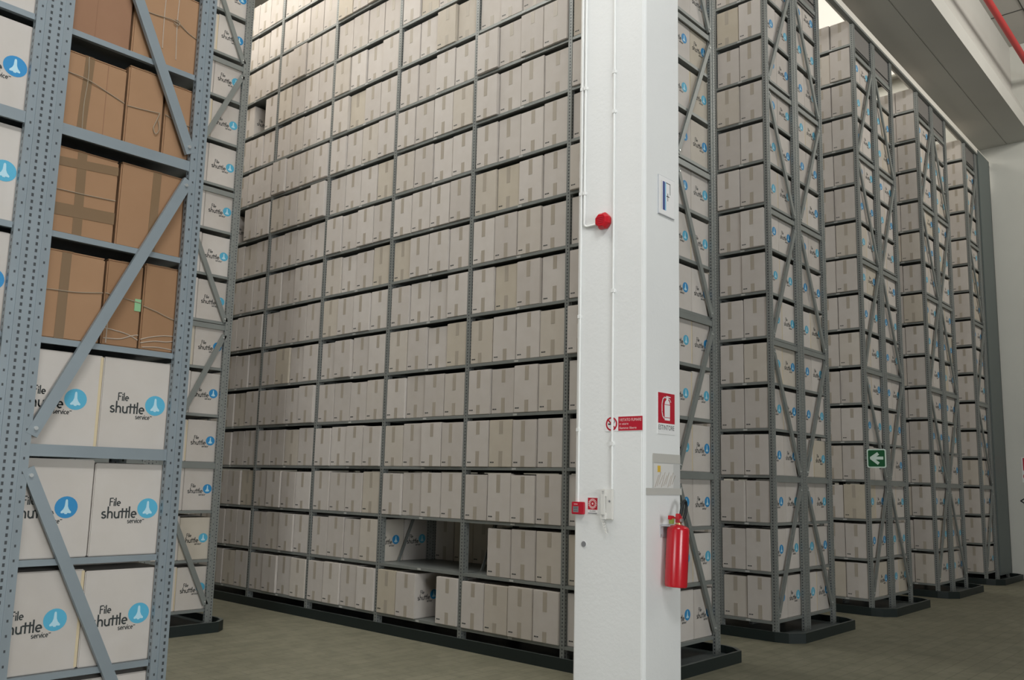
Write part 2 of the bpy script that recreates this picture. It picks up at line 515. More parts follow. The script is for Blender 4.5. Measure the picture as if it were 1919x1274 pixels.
def word(mb, text, u, v, xh, width, wd, put, mat):
    tot = sum(GL[c][1] for c in text)
    sx = width / tot
    for c in text:
        for st in GL[c][0]:
            ribbon(mb, [(u + p[0] * sx, v + p[1] * xh) for p in st], wd, put, mat)
        u += GL[c][1] * sx


def logo(mb, put, blue, ink):
    """print on the box side; put(u, v, lift) maps the face to 3D; u from 0 to .33, v from 0 to .4"""
    p1 = lambda u, v: put(u, v, 0.0007)
    p2 = lambda u, v: put(u, v, 0.0012)
    word(mb, 'File', 0.070, 0.216, 0.0185, 0.048, 0.0046, p1, ink)
    word(mb, 'shuttle', 0.040, 0.163, 0.0265, 0.150, 0.0064, p1, ink)
    word(mb, "service'", 0.150, 0.1395, 0.0125, 0.072, 0.0030, p1, ink)
    cu, cv, r = 0.233, 0.204, 0.0445
    k = len(mb.v); n = 24
    mb.v += [p1(cu + r * math.cos(2 * math.pi * i / n), cv + r * math.sin(2 * math.pi * i / n)) for i in range(n)]
    mb.f.append(tuple(range(k, k + n))); mb.m.append(mb.mi(blue))
    rk = [(-0.10, 0.62), (-0.05, 0.72), (0.05, 0.72), (0.10, 0.62), (0.14, 0.1), (0.24, -0.16), (0.46, -0.42), (0.42, -0.55), (0.14, -0.52), (0.10, -0.62), (-0.10, -0.62), (-0.14, -0.52), (-0.42, -0.55), (-0.46, -0.42), (-0.24, -0.16), (-0.14, 0.1)]
    for poly in ([0, 1, 2, 3, 4, 15], [15, 4, 5, 14], [14, 5, 6, 7, 8, 9, 10, 11, 12, 13]):
        k = len(mb.v)
        pts = [rk[i] for i in poly]
        if sum((pts[i][0] * pts[(i + 1) % len(pts)][1] - pts[(i + 1) % len(pts)][0] * pts[i][1]) for i in range(len(pts))) < 0: pts.reverse()
        mb.v += [p2(cu + a * r, cv + b * r) for a, b in pts]
        mb.f.append(tuple(range(k, k + len(pts)))); mb.m.append(mb.mi(M['rocket_white']))


def box_body(bd=BD, bw=BW, bh=BH, mat=None):
    """box with its front end on x=0 (towards -x), centred on y, standing on z=0"""
    mat = mat or M['white_board']
    mb = MB()
    mb.box(0, bd, -bw / 2, bw / 2, 0, bh, mat)
    me = mb.mesh('tmp', bevel=0.004)
    out = MB(); out.mats = [mat]
    out.v = [tuple(v.co) for v in me.vertices]; out.f = [tuple(p.vertices) for p in me.polygons]; out.m = [0] * len(out.f)
    bpy.data.meshes.remove(me)
    return out


def add_print(mb, bd, bw, bh, blue, both=True):
    logo(mb, lambda u, v, l=0: (u * bd / 0.33, -bw / 2 - l, v * bh / 0.4), blue, M['ink'])
    if both:
        logo(mb, lambda u, v, l=0: (bd - u * bd / 0.33, bw / 2 + l, v * bh / 0.4), blue, M['ink'])


def add_mark(mb, bw):
    # small printed code low on the taped end: three dark dashes
    for i, (a, b) in enumerate(((0.0, 0.014), (0.017, 0.027), (0.030, 0.043))):
        y1 = bw / 2 - 0.018 - a; y0 = bw / 2 - 0.018 - b
        k = len(mb.v); zz = 0.034
        mb.v += [(-0.0008, y1, zz), (-0.0008, y0, zz), (-0.0008, y0, zz + 0.010), (-0.0008, y1, zz + 0.010)]
        mb.f.append((k, k + 1, k + 2, k + 3)); mb.m.append(mb.mi(M['ink']))


WHITE = []                                # (MB, mesh) variants, taller and shorter, fresher and paler print
for bh, blue in ((0.390, 'blue'), (0.396, 'blue'), (0.384, 'pale_blue'), (0.393, 'pale_blue')):
    b = box_body(bh=bh)
    add_print(b, BD, BW, bh, M[blue]); add_mark(b, BW)
    if blue == 'pale_blue':
        b.box(BD - 0.011, BD + 0.0006, -BW / 2 - 0.0006, -BW / 2 + 0.01, 0.006, bh - 0.006, M['board_edge'])
    WHITE.append((b, b.mesh('file_box'), bh))
PLAIN = box_body()
TAPES = []                                # (MB, mesh): a strip hanging over the top edge, a strip folded up from the bottom
for k in range(6):
    ln = (0.12, 0.15, 0.135, 0.17, 0.11, 0.145)[k]; dx = (-0.012, 0.008, 0.0, 0.015, -0.006, 0.004)[k]
    t = MB(); t.box(-0.0012, 0.0, dx - 0.021, dx + 0.021, 0.381 - ln, 0.381, M['tape'])
    ln2 = (0.10, 0.08, 0.12, 0.09, 0.13, 0.11)[k]
    t2 = MB(); t2.box(-0.0012, 0.0, dx - 0.021, dx + 0.021, 0.004, 0.004 + ln2, M['tape'])
    TAPES.append(((t, t.mesh('packing_tape')), (t2, t2.mesh('packing_tape'))))

ORD = ['', 'lowest', 'second', 'third', 'fourth', 'fifth', 'sixth', 'seventh', 'eighth', 'ninth', 'tenth', 'eleventh', 'twelfth', 'thirteenth', 'fourteenth', 'fifteenth', 'sixteenth']


def shelf_phrase(L):
    return 'lowest shelf' if L == 1 else ORD[L] + ' shelf up'


POS4 = ['leftmost', 'second from left', 'third from left', 'rightmost']
RACKNAME = {1: 'nearest left rack', 2: 'slim rack behind left foreground rack', 3: 'rack end behind column', 4: 'first rack right of column', 5: 'second rack right of column', 6: 'third rack right of column', 7: 'last rack on right'}
GROUPNAME = {1: 'white boxes in the left foreground rack', 2: 'boxes in the rack end behind the left foreground rack', 3: 'boxes in the long middle rack', 4: 'boxes in the first rack right of the column', 5: 'boxes in the second rack right of the column', 6: 'boxes in the third rack right of the column', 7: 'boxes in the last rack on the right'}
BAYNAME = ['first', 'second', 'third', 'fourth', 'fifth', 'sixth']


def box_label(row, bay, L, s, h, d):
    if (row, bay, L) == (3, 0, 2) and h == 0 and d == 0:
        return 'white file box, second shelf up, first bay left of column, ' + ['', 'right beside the empty space', 'middle of three', 'rightmost of three'][s]
    if (row, bay, L) == (3, 1, 1) and h == 0 and d == 0:
        return 'white file box, lowest shelf, under the empty shelf space, ' + ['leftmost of its pair', 'right of its pair', '', 'alone past the gap'][s]
    if row == 3 and bay >= 0 and h == 0 and d == 0:
        return 'white file box, %s, %s bay left of column, %s' % (shelf_phrase(L), BAYNAME[bay], POS4[s])
    if row == 3 and h == 0 and d == 0 and bay < 0:
        if s == 0: return 'sliver of white file box against column left edge, %s' % shelf_phrase(L)
        return 'white file box hidden behind column corner, %s' % shelf_phrase(L)
    if bay < 0 and s == 0:
        return 'file box with taped end, %s, %s, beside end post' % (shelf_phrase(L), RACKNAME[row]) if row != 3 else 'file box, ' + shelf_phrase(L)
    col = h * 2 + d
    if row == 2:
        return 'emblem file box, %s, %s, %s' % (shelf_phrase(L), RACKNAME[row], ['leftmost', 'second', 'left', 'right'][col])
    if row == 3 and bay < 0:
        return 'emblem file box, %s, %s, beside %s' % (shelf_phrase(L), RACKNAME[row], ['far post', 'middle post', 'column edge', 'right post'][col])
    if row > 3 and col == 0:
        return 'corner file box with tape and emblem, %s, %s' % (shelf_phrase(L), RACKNAME[row])
    return 'emblem file box, %s, %s, %s' % (shelf_phrase(L), RACKNAME[row], ['leftmost of four', 'second from left', 'third from left', 'rightmost'][col])


STUFF = MB()
counts = {}


def put_box(row, bay, L, s, h, d, x, y, z, sy, sz=1.0):
    key = '%d%s%02d%d%d%d' % (row, 'e' if bay < 0 else str(bay), L, s, h, d)
    vi = random.randrange(4); ti = random.randrange(6)
    front = (h == 0 and d == 0)
    body, me, bh = WHITE[vi]
    dz = bh - 0.390
    if ALL_SINGLE or (KEEP and key in KEEP):
        o = link('file_box', me, None, (x, y, z)); o.scale = (1, sy, sz)
        tag(o, box_label(row, bay, L, s, h, d), 'box', GROUPNAME[row]); o['k'] = key
        if not (KEEP is None):
            del o['k']
        if front:
            for (tm, tme), zz in zip(TAPES[ti], (dz, 0)):
                t = link('packing_tape', tme, o, (0, 0, zz))
    else:
        peek = row == 3 and ((bay in (0, 1) and L == 2) or (bay == 2 and L == 2 and s == 3) or (bay == 1 and L == 1)) and h * 2 + d in (1, 2)
        visible = front or peek or (bay < 0 and s == 1) or (row == 2 and bay == 3 and s == 3)
        front = front or (peek and h == 1)
        if visible:
            STUFF.add(body, (x, y, z), sy, sz)
            if front:
                for (tm, tme), zz in zip(TAPES[ti], (dz, 0)): STUFF.add(tm, (x, y, z + zz * sz), sy, sz)
        else:
            STUFF.add(PLAIN, (x, y, z), sy, sz)


# ------------------------------------------------------------------ racks
PW, PD, HTOP = 0.07, 0.045, 7.04 + Z0


def post_mesh(sign, mat, h=HTOP):
    """folded upright: inner flange, ridge and outer slotted strip; origin at outer front corner of the foot"""
    mb = MB()
    def bx(a, b, y0, y1):
        x0, x1 = (a, b) if sign > 0 else (-b, -a)
        mb.box(x0, x1, y0, y1, 0, h - 0.03, mat)
    bx(0.0, 0.034, 0.004, PD)
    bx(0.034, 0.039, 0.0, PD)
    bx(0.039, 0.070, 0.006, PD - 0.006)
    return mb.mesh('upright')


POSTS = {('g', 1): post_mesh(1, M['steel_holes']), ('g', -1): post_mesh(-1, M['steel_holes']), ('b', 1): post_mesh(1, M['steel_blue_holes']), ('b', -1): post_mesh(-1, M['steel_blue_holes'])}
SHELF = {}


def shelf_mesh(ln, tone):
    key = (round(ln, 3), tone)
    if key in SHELF: return SHELF[key]
    m = M['steel'] if tone == 'g' else M['steel_blue']
    mb = MB(); d = 0.694; t = 0.025; e = 0.002
    mb.box(0, d, 0, ln, -0.003, 0, m)
    mb.box(0, e, 0, ln, -t, -0.003, m); mb.box(d - e, d, 0, ln, -t, -0.003, m)
    mb.box(e, d - e, 0, e, -t, -0.003, m); mb.box(e, d - e, ln - e, ln, -t, -0.003, m)
    mb.box(e, 0.02, e, ln - e, -t, -t + 0.002, m)
    mb.box(e, d - e, e, 0.02, -t, -t + 0.002, m)
    if ln > 0.4:
        mb.box(-0.0012, 0, ln * 0.48 - 0.022, ln * 0.48 + 0.022, -0.021, -0.005, M['shelf_label'])
    SHELF[key] = mb.mesh('shelf')
    return SHELF[key]


def braces(root, x0, y, right_first, zig, tone, zmax):
    """horizontal struts and zigzag diagonals of one end frame; the frame spans x0 .. x0+.70"""
    m = M['steel'] if tone == 'g' else M['steel_blue']
    xa, xb = x0 + PW - 0.02, x0 + 0.70 - PW + 0.02
    k = 0
    while k * 1.33 < zmax:
        z = k * 1.33 + Z0
        if k > 0:
            mb = MB(); mb.box(xa, xb, y + 0.016, y + 0.028, z - 0.042, z + 0.006, m); mb.obj('strut', root)
        z0, z1 = z + 0.04, z + 1.33 - 0.09
        if z1 < HTOP:
            rt_now = right_first ^ (k % 2 == 1)
            p, q = ((xb - 0.02, z0), (xa + 0.02, z1)) if rt_now else ((xa + 0.02, z0), (xb - 0.02, z1))
            a, b = Vector((p[0], y + 0.009, p[1])), Vector((q[0], y + 0.009, q[1]))
            d = (b - a).normalized(); n = Vector((-d.z, 0, d.x)) * 0.023
            mb = MB(); mb.bar(a, b, n, Vector((0, 0.004, 0)), m)
            mb.bar(a + n * 0.9 + Vector((0, 0.009, 0)), b + n * 0.9 + Vector((0, 0.009, 0)), n * 0.1, Vector((0, 0.008, 0)), m)
            for c in (a + d * 0.03, b - d * 0.03):
                mb.tube([c + Vector((0, -0.004, 0)), c + Vector((0, -0.012, 0))], 0.008, M['bolt'], 8)
            mb.obj('brace', root)
        k += 1


def plinth(root, x0, yf, yb, protr=0.21, cx=0.16):
    a, b = x0 - 0.012, x0 + 1.40 + 0.08
    out = [(a, yb), (a, yf + 0.02), (a + 0.03, yf - protr * 0.5), (a + cx, yf - protr), (b - cx * 0.8, yf - protr), (b - 0.03, yf - protr * 0.55), (b, yf - protr * 0.1), (b, yb)]
    def inset(p, t):
        cxm = x0 + 0.7
        return (p[0] + (t if p[0] < cxm else -t), p[1] + (t if p[1] < yf + 0.1 else 0))
    mb = MB(); n = len(out); zt = 0.092
    inn = [inset(p, 0.022) for p in out]
    b0 = len(mb.v)
    mb.v += [(x, y, 0.0) for x, y in out] + [(x, y, zt) for x, y in out] + [(x, y, zt) for x, y in inn] + [(x, y, 0.03) for x, y in inn]
    kp, ke = mb.mi(M['plinth']), mb.mi(M['plinth_edge'])
    for i in range(n - 1):
        mb.f.append((b0 + i, b0 + i + 1, b0 + n + i + 1, b0 + n + i)); mb.m.append(kp)
        mb.f.append((b0 + n + i, b0 + n + i + 1, b0 + 2 * n + i + 1, b0 + 2 * n + i)); mb.m.append(ke)
        mb.f.append((b0 + 2 * n + i, b0 + 2 * n + i + 1, b0 + 3 * n + i + 1, b0 + 3 * n + i)); mb.m.append(kp)
    mb.f.append(tuple(b0 + 3 * n + i for i in range(n))); mb.m.append(mb.mi(M['plinth_floor']))
    mb.obj('plinth', root)
    return root


GAPS = set()                               # (row, bay, level, slot, half, depth) left empty
for dd in (0, 1):
    for s in range(4): GAPS.add((3, 1, 2, s, 0, dd))
GAPS |= {(3, 1, 1, 2, 0, 0), (3, 1, 1, 2, 0, 1), (3, 0, 2, 0, 0, 0), (3, 0, 2, 0, 0, 1), (3, 4, 13, 2, 0, 0), (3, 4, 13, 2, 0, 1), (3, 4, 10, 1, 0, 0), (3, 4, 10, 1, 0, 1)}
for rr_ in (4, 5, 6, 7):                     # only the outer row of low boxes stands on the topmost shelves
    for s_ in range(4):
        for h_ in (0, 1):
            for dd in (0, 1):
                if h_ == 1:
                    GAPS.add((rr_, -1, 16, s_, h_, dd)); GAPS.add((rr_, 0, 16, s_, h_, dd))
                    if rr_ in (5, 6) and s_ == 1: GAPS.add((rr_, -1, 15, 1, 1, dd))


def build_rack(row, x0, posts, bays, yend, levels, label, tone='g', pz=PITCH_Z, singles=True, panel=False, part_levels=None):
    root = empty('shelving_rack', (x0 + 0.7, yend, 0))
    tag(root, label, 'shelving rack', 'steel shelving racks')
    inv = Matrix.Translation(-root.location)
    def par(o):
        o.parent = root; o.matrix_parent_inverse = inv
        return o
    kids0 = set(COL.objects)
    for yp in posts:
        for h in (0, 1):
            for sgn, xx in ((1, x0 + h * 0.70), (-1, x0 + h * 0.70 + 0.70)):
                par(link('upright', POSTS[(tone, sgn)], None, (xx, yp, 0.03)))
    rest = MB()
    for bi, (bay, ya, yb, n) in enumerate(bays):
        for L in range(1, levels + 1):
            for h in (0, 1):
                me = shelf_mesh(yb - ya + 0.03, tone)
                pos = (x0 + h * 0.70 + 0.003, ya - 0.015, Z0 + (L - 1) * pz)
                if part_levels is None or part_levels(bay, L, h):
                    par(link('shelf', me, None, pos))
                else:
                    rest.box(pos[0], pos[0] + 0.694, pos[1], pos[1] + yb - ya + 0.03, pos[2] - 0.028, pos[2], M['steel'])
    if rest.v:
        o = rest.obj('shelf'); o['kind'] = 'stuff'; par(o)
    before = set(o.name for o in COL.objects)
    braces(None, x0, yend, False, 0, tone, 6.9)
    braces(None, x0 + 0.70, yend, True, 0, tone, 6.9)
    plinth(None, x0, yend, bays[-1][2] + 0.05)
    for o in list(COL.objects):
        if o.name not in before: par(o)
    if row == 3:                            # cross bracing of the next frames, seen through the empty places
        before = set(o.name for o in COL.objects)
        for yy in (posts[2], posts[3]):
            m = MB(); m.bar((x0 + 0.10, yy + 0.03, 0.25), (x0 + 0.62, yy + 0.03, 1.45), Vector((0.02, 0, 0.009)), Vector((0, 0.004, 0)), M['steel']); m.obj('brace')
        for o in list(COL.objects):
            if o.name not in before: par(o)
    if row >= 4:                            # added dark boards standing in for beam shade on the topmost end cells
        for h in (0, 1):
            mb = MB(); mb.box(x0 + h * 0.70 + 0.03, x0 + h * 0.70 + 0.67, yend + 0.03, yend + 0.04, Z0 + 15 * pz - (0.02 if h == 0 else 0.16), HTOP - 0.01, M['shade_board'])
            par(mb.obj('shade_board'))
    if panel:
        mb = MB(); mb.box(x0 + 0.73, x0 + 1.47, yend - 0.022, yend - 0.004, 0.10, HTOP + 0.06, M['panel'])
        mb.box(x0 + 1.45, x0 + 1.47, yend - 0.022, yend + 0.03, 0.10, HTOP + 0.06, M['panel'])
        par(tag(mb.obj('end_panel'), 'dark grey sheet panel closing the rack end'))
    # boxes
    for bay, ya, yb, n in bays:
        stp = (yb - ya) / n
        for L in range(1, levels + 1):
            shelf_off = random.choice((0, 0, 0.004, 0.006, -0.006, -0.014, -0.022))
            for s in range(n):
                for h in (0, 1):
                    jx = random.uniform(-0.003, 0.006) + (shelf_off if h == 0 and row != 1 else 0)
                    r_ = random.random()
                    if h == 0 and row != 1:
                        if r_ < 0.14: jx += 0.014
                        elif r_ > 0.88: jx -= 0.016
                    for d in (0, 1):
                        if (row, bay, L, s, h, d) in GAPS: continue
                        jy = random.uniform(-0.0012, 0.0012)
                        x = x0 + h * 0.70 + 0.006 + d * 0.338 + jx
                        y = yb - (s + 0.5) * stp + jy
                        if bay < 0 and s == n - 1 or (row == 2 and s == n - 1): y += random.uniform(0, 0.001)
                        put_box(row, bay, L, s, h, d, x, y, Z0 + (L - 1) * pz + 0.0012, min(1.0, (stp - 0.007) / BW), 0.84 if row >= 4 and L == 16 else 1.0)
    return root


half = (-1, YE + PD, -PD / 2, 2)
def full(k): return (k, k * W + PD / 2, (k + 1) * W - PD / 2, 4)
# ------------------------------------------------------------------ build the racks
for L_ in range(5, 11):
    for s_ in (0, 1):
        for d_ in (0, 1): GAPS.add((1, -1, L_, s_, 1, d_))

_lab0 = box_label


def box_label(row, bay, L, s, h, d):
    if row == 1:
        if h == 0: return 'white box cut off by the left picture edge, %s' % shelf_phrase(L)
        side = 'left' if d == 0 else 'right'
        if L == 1: return 'top of white box peeking over the bottom picture edge, %s one' % side
        return 'white box with blue rocket emblem, %s, %s, %s of its pair' % (shelf_phrase(L), RACKNAME[1], side)
    return _lab0(row, bay, L, s, h, d)


R1 = build_rack(1, ROWX[1], [YE, 0 - PD / 2, W - PD / 2], [half, full(0)], YE, 15,
                'blue-grey steel rack end in the left foreground holding brown cartons above white boxes', tone='b', pz=0.4417)
build_rack(2, ROWX[2], [3 * W - PD / 2 - 0.001, 4 * W - PD / 2, 5 * W - PD / 2], [full(3), full(4)], 3 * W - PD / 2, 16,
           'slim grey steel rack end behind the left foreground rack, white emblem boxes inside')
build_rack(3, ROWX[3], [YE] + [k * W - PD / 2 for k in range(0, 7)], [half] + [full(k) for k in range(6)], YE, 16,
           'long grey steel rack filling the middle, its end behind the white column', part_levels=lambda b, L, h: h == 0 and b < 5)
for row_, nm in ((4, 'first grey steel rack to the right of the white column'), (5, 'second grey steel rack right of the column, green arrow sign on its post'), (6, 'third grey steel rack right of the column'), (7, 'last grey steel rack on the right, closed by a dark sheet panel')):
    build_rack(row_, ROWX[row_], [YE, -PD / 2, W - PD / 2], [half, full(0)], YE, 16, nm, panel=(row_ == 7))

if STUFF.v:
    tag(STUFF.obj('file_boxes'), 'white file boxes filling the remaining shelves, higher up and farther back', 'boxes', kind='stuff')

# tie beam along the tops of the rack ends
g = MB(); yb_ = YE - 0.012
g.box(-5.2, XW - 0.02, yb_ - 0.004, yb_, HTOP, HTOP + 0.085, M['tie_white'])
g.box(-5.2, XW - 0.02, yb_ - 0.004, yb_ + 0.05, HTOP - 0.03, HTOP, M['steel'])
tag(g.obj('tie_beam'), 'pale steel tie beam running along the tops of all the rack ends', 'beam')

# ------------------------------------------------------------------ brown cartons on the nearest rack
PZ1 = 0.4417
YF = -0.526


def wire(pts, n=6):
    out = []
    for i in range(len(pts) - 1):
        for j in range(n):
            t = j / n
            p0 = Vector(pts[max(i - 1, 0)]); p1 = Vector(pts[i]); p2 = Vector(pts[i + 1]); p3 = Vector(pts[min(i + 2, len(pts) - 1)])
            out.append(0.5 * ((2 * p1) + (-p0 + p2) * t + (2 * p0 - 5 * p1 + 4 * p2 - p3) * t * t + (-p0 + 3 * p1 - 3 * p2 + p3) * t ** 3))
    out.append(Vector(pts[-1]))
    return out


def carton(L, x0, x1, h, label, mat='brown_board', tapes=(), bands=(), twine=None, film=None, flap=True, yf=YF, tag_green=None, folds=()):
    z = Z0 + (L - 1) * PZ1 + 0.0012
    xc = (x0 + x1) / 2
    root = empty('cardboard_carton', (xc, yf + 0.25, z))
    tag(root, label, 'cardboard box', 'brown cardboard cartons in the left foreground rack')
    mb = MB(); mb.box(x0 - xc + 0.002, x1 - xc - 0.002, -0.25, 0.24, 0, h, M[mat]); mb.obj('carton_body', root, bevel=0.006)
    if flap:
        f = MB(); f.box(x0 - xc + 0.006, x1 - xc - 0.006, -0.247, 0.235, h, h + 0.004, M[mat])
        f.box(-0.02, 0.02, -0.249, 0.2, h + 0.004, h + 0.0055, M['brown_tape']); f.obj('top_flap', root)
    for a, b in tapes:                       # upright tape: centre at the top and at the bottom
        t = MB(); hw = 0.019
        t.bar((b - xc, -0.2505, 0.003), (a - xc, -0.2505, h - 0.004), Vector((hw, 0, 0)), Vector((0, 0.001, 0)), M['brown_tape']); t.obj('packing_tape', root)
    for zl, zr, hh in bands:                 # level tape bands
        t = MB(); t.bar((x0 - xc + 0.003, -0.251, zl), (x1 - xc - 0.003, -0.251, zr), Vector((0, 0, hh)), Vector((0, 0.001, 0)), M['brown_tape']); t.obj('packing_tape', root)
    for fx in folds:
        t = MB(); t.box(fx - xc - 0.0015, fx - xc + 0.0015, -0.2508, -0.2498, 0.004, h - 0.004, M['brown_dark']); t.obj('fold_line', root)
    if twine:
        t = MB()
        for tw in twine:
            t.tube(wire([(x - xc, -0.253 - dy, zz) for x, zz, dy in tw]), 0.0022, M['twine'], 6)
        t.obj('twine', root)
    if film:
        t = MB()
        for tw in film:
            t.tube(wire([(x - xc, -0.2515, zz) for x, zz in tw]), 0.0024, M['film'], 5)
        t.obj('stretch_film', root)
    if tag_green:
        gx, gz = tag_green
        t = MB(); t.box(gx - xc - 0.014, gx - xc + 0.014, -0.2525, -0.251, gz - 0.028, gz + 0.026, M['green_label']); t.obj('paper_label', root)
    return root


B = lambda L: (L - 1) * PZ1
# fifth shelf
carton(5, -4.145, -3.835, 0.368, 'brown carton with one dark upright tape strip, just above the white boxes, left', tapes=[(-3.995, -3.997)],
       twine=[[(-4.14, 0.19, 0), (-4.06, 0.200, 0), (-3.95, 0.205, 0), (-3.838, 0.222, 0)]], folds=())
carton(5, -3.83, -3.668, 0.372, 'narrow brown carton with film and green label, just above the white boxes, middle', film=[[(-3.826, 0.075), (-3.78, 0.07), (-3.72, 0.06), (-3.672, 0.04)], [(-3.82, 0.03), (-3.75, 0.035), (-3.70, 0.055), (-3.672, 0.062)], [(-3.808, 0.16), (-3.807, 0.08), (-3.808, 0.01)]],
       twine=[[(-3.828, 0.225, 0), (-3.75, 0.215, 0), (-3.672, 0.205, 0)]], tag_green=(-3.684, 0.195), mat='brown_board')
carton(5, -3.664, -3.475, 0.386, 'brown carton wrapped in film low down, just above the white boxes, beside end post', film=[[(-3.66, 0.045), (-3.62, 0.06), (-3.56, 0.075), (-3.50, 0.08)], [(-3.66, 0.03), (-3.60, 0.045), (-3.54, 0.05), (-3.49, 0.062)], [(-3.65, 0.012), (-3.58, 0.02), (-3.50, 0.015)]],
       twine=[[(-3.66, 0.195, 0), (-3.60, 0.18, 0), (-3.54, 0.16, 0), (-3.48, 0.15, 0)]])
# sixth shelf
carton(6, -4.145, -3.815, 0.368, 'brown carton with crossed dark tape bands, second brown layer up', tapes=[(-3.972, -3.966)],
       bands=[(0.300, 0.325, 0.019), (0.098, 0.112, 0.026)], twine=[[(-4.14, 0.178, 0), (-4.06, 0.184, 0), (-3.95, 0.186, 0), (-3.82, 0.192, 0)]])
carton(6, -3.808, -3.475, 0.374, 'wide brown carton with one upright tape strip, second brown layer up, right', tapes=[(-3.644, -3.648)])
# seventh shelf
carton(7, -4.145, -3.816, 0.352, 'brown carton tied with twine, third brown layer up, left', tapes=[(-3.978, -3.99)], folds=(-3.90,),
       twine=[[(-4.14, 0.262, 0), (-4.06, 0.255, 0), (-3.985, 0.248, 0.004), (-3.90, 0.225, 0), (-3.82, 0.20, 0)], [(-3.985, 0.352, 0), (-3.982, 0.25, 0.003), (-3.988, 0.13, 0), (-3.985, 0.004, 0)]])
carton(7, -3.811, -3.642, 0.384, 'brown carton with a knotted twine loop, third brown layer up, middle',
       twine=[[(-3.808, 0.195, 0), (-3.74, 0.20, 0), (-3.66, 0.208, 0.002)], [(-3.66, 0.21, 0.003), (-3.672, 0.17, 0.004), (-3.684, 0.13, 0.004), (-3.672, 0.105, 0.004), (-3.658, 0.13, 0.004), (-3.664, 0.17, 0.004)]])
carton(7, -3.636, -3.475, 0.366, 'narrow brown carton beside the end post, third brown layer up',
       twine=[[(-3.634, 0.212, 0), (-3.58, 0.20, 0), (-3.48, 0.19, 0)]])
# eighth shelf
carton(8, -4.145, -3.818, 0.372, 'darker brown two-panel carton at the top picture edge, left', mat='brown_dark', folds=(-3.969,))
carton(8, -3.812, -3.475, 0.376, 'brown carton tied with twine and film at the top picture edge, right', twine=[[(-3.808, 0.222, 0), (-3.72, 0.225, 0), (-3.62, 0.232, 0.003), (-3.55, 0.20, 0), (-3.48, 0.18, 0)], [(-3.625, 0.24, 0.004), (-3.605, 0.235, 0.006), (-3.61, 0.215, 0.005), (-3.63, 0.222, 0.004)]],
       film=[[(-3.672, 0.37), (-3.675, 0.25), (-3.672, 0.08)], [(-3.61, 0.37), (-3.612, 0.22), (-3.605, 0.05)]])

# ------------------------------------------------------------------ signs and fittings on the column
FONT_OK = True


def text_into(mb, s, size, mat, o, r, u, lift=0.0, width=None):
    """flat lettering; o = left end of the base line, r / u = directions of reading and up"""
    cu = bpy.data.curves.new('t', 'FONT'); cu.body = s; cu.size = size; cu.resolution_u = 3
    ob = bpy.data.objects.new('t', cu); COL.objects.link(ob)
    dg = bpy.context.evaluated_depsgraph_get()
    me = bpy.data.meshes.new_from_object(ob.evaluated_get(dg))
    o, r, u = Vector(o), Vector(r), Vector(u); nrm = r.cross(u)
    xs = [v.co.x for v in me.vertices] or [0, 1]
    sx = width / (max(xs) - min(xs)) if width else 1.0
    b = len(mb.v); k = mb.mi(mat)
    mb.v += [tuple(o + r * (v.co.x - min(xs)) * sx + u * v.co.y + nrm * lift) for v in me.vertices]
    for p in me.polygons:
        mb.f.append(tuple(b + i for i in p.vertices)); mb.m.append(k)
    bpy.data.objects.remove(ob); bpy.data.curves.remove(cu); bpy.data.meshes.remove(me)


class Face:
    """flat drawing on a wall face: (a, b) = along the reading direction and up"""
    def __init__(s, o, r, nrm):
        s.o, s.r, s.u, s.n = Vector(o), Vector(r), Vector((0, 0, 1)), Vector(nrm)
        s.mb = MB()

    def P(s, a, b, l): return s.o + s.r * a + s.u * b + s.n * l

    def poly(s, pts, mat, l0, l1):
        P = [s.P(a, b, l0) for a, b in pts]
        s.mb.prism(P, mat, s.n * (l1 - l0))

    def rect(s, a0, a1, b0, b1, mat, l0, l1): s.poly([(a0, b0), (a1, b0), (a1, b1), (a0, b1)], mat, l0, l1)

    def line(s, pts, wd, mat, l0, l1):
        for p, q in zip(pts[:-1], pts[1:]):
            p, q = Vector(p), Vector(q); d = (q - p).normalized(); n = Vector((-d.y, d.x)) * wd / 2; e = d * wd * 0.25
            s.poly([p - e - n, q + e - n, q + e + n, p - e + n], mat, l0, l1)

    def ring(s, ca, cb, r0, r1, mat, l0, l1, n=28):
        for i in range(n):
            a, b = 2 * math.pi * i / n, 2 * math.pi * (i + 1) / n
            s.poly([(ca + r0 * math.cos(a), cb + r0 * math.sin(a)), (ca + r1 * math.cos(a), cb + r1 * math.sin(a)), (ca + r1 * math.cos(b), cb + r1 * math.sin(b)), (ca + r0 * math.cos(b), cb + r0 * math.sin(b))], mat, l0, l1)

    def disc(s, ca, cb, r, mat, l0, l1, n=24):
        s.poly([(ca + r * math.cos(2 * math.pi * i / n), cb + r * math.sin(2 * math.pi * i / n)) for i in range(n)], mat, l0, l1)

    def text(s, t, size, a, b, mat, lift, width=None):
        text_into(s.mb, t, size, mat, s.P(a, b, 0), s.r, s.u, lift, width)


def left_face(y, z): return Face((CX, y, z + Z0), (0, -1, 0), (-1, 0, 0))      # reads towards -y
def right_face(x, z): return Face((x, CY, z + Z0), (1, 0, 0), (0, -1, 0))


def done(f, name, label, cat, group=None):
    # origin at the foot of the sign
    me_o = f.mb
    me_o.v = [tuple(Vector(v) - f.o) for v in me_o.v]
    o = me_o.obj(name, loc=f.o)
    return tag(o, label, cat, group)


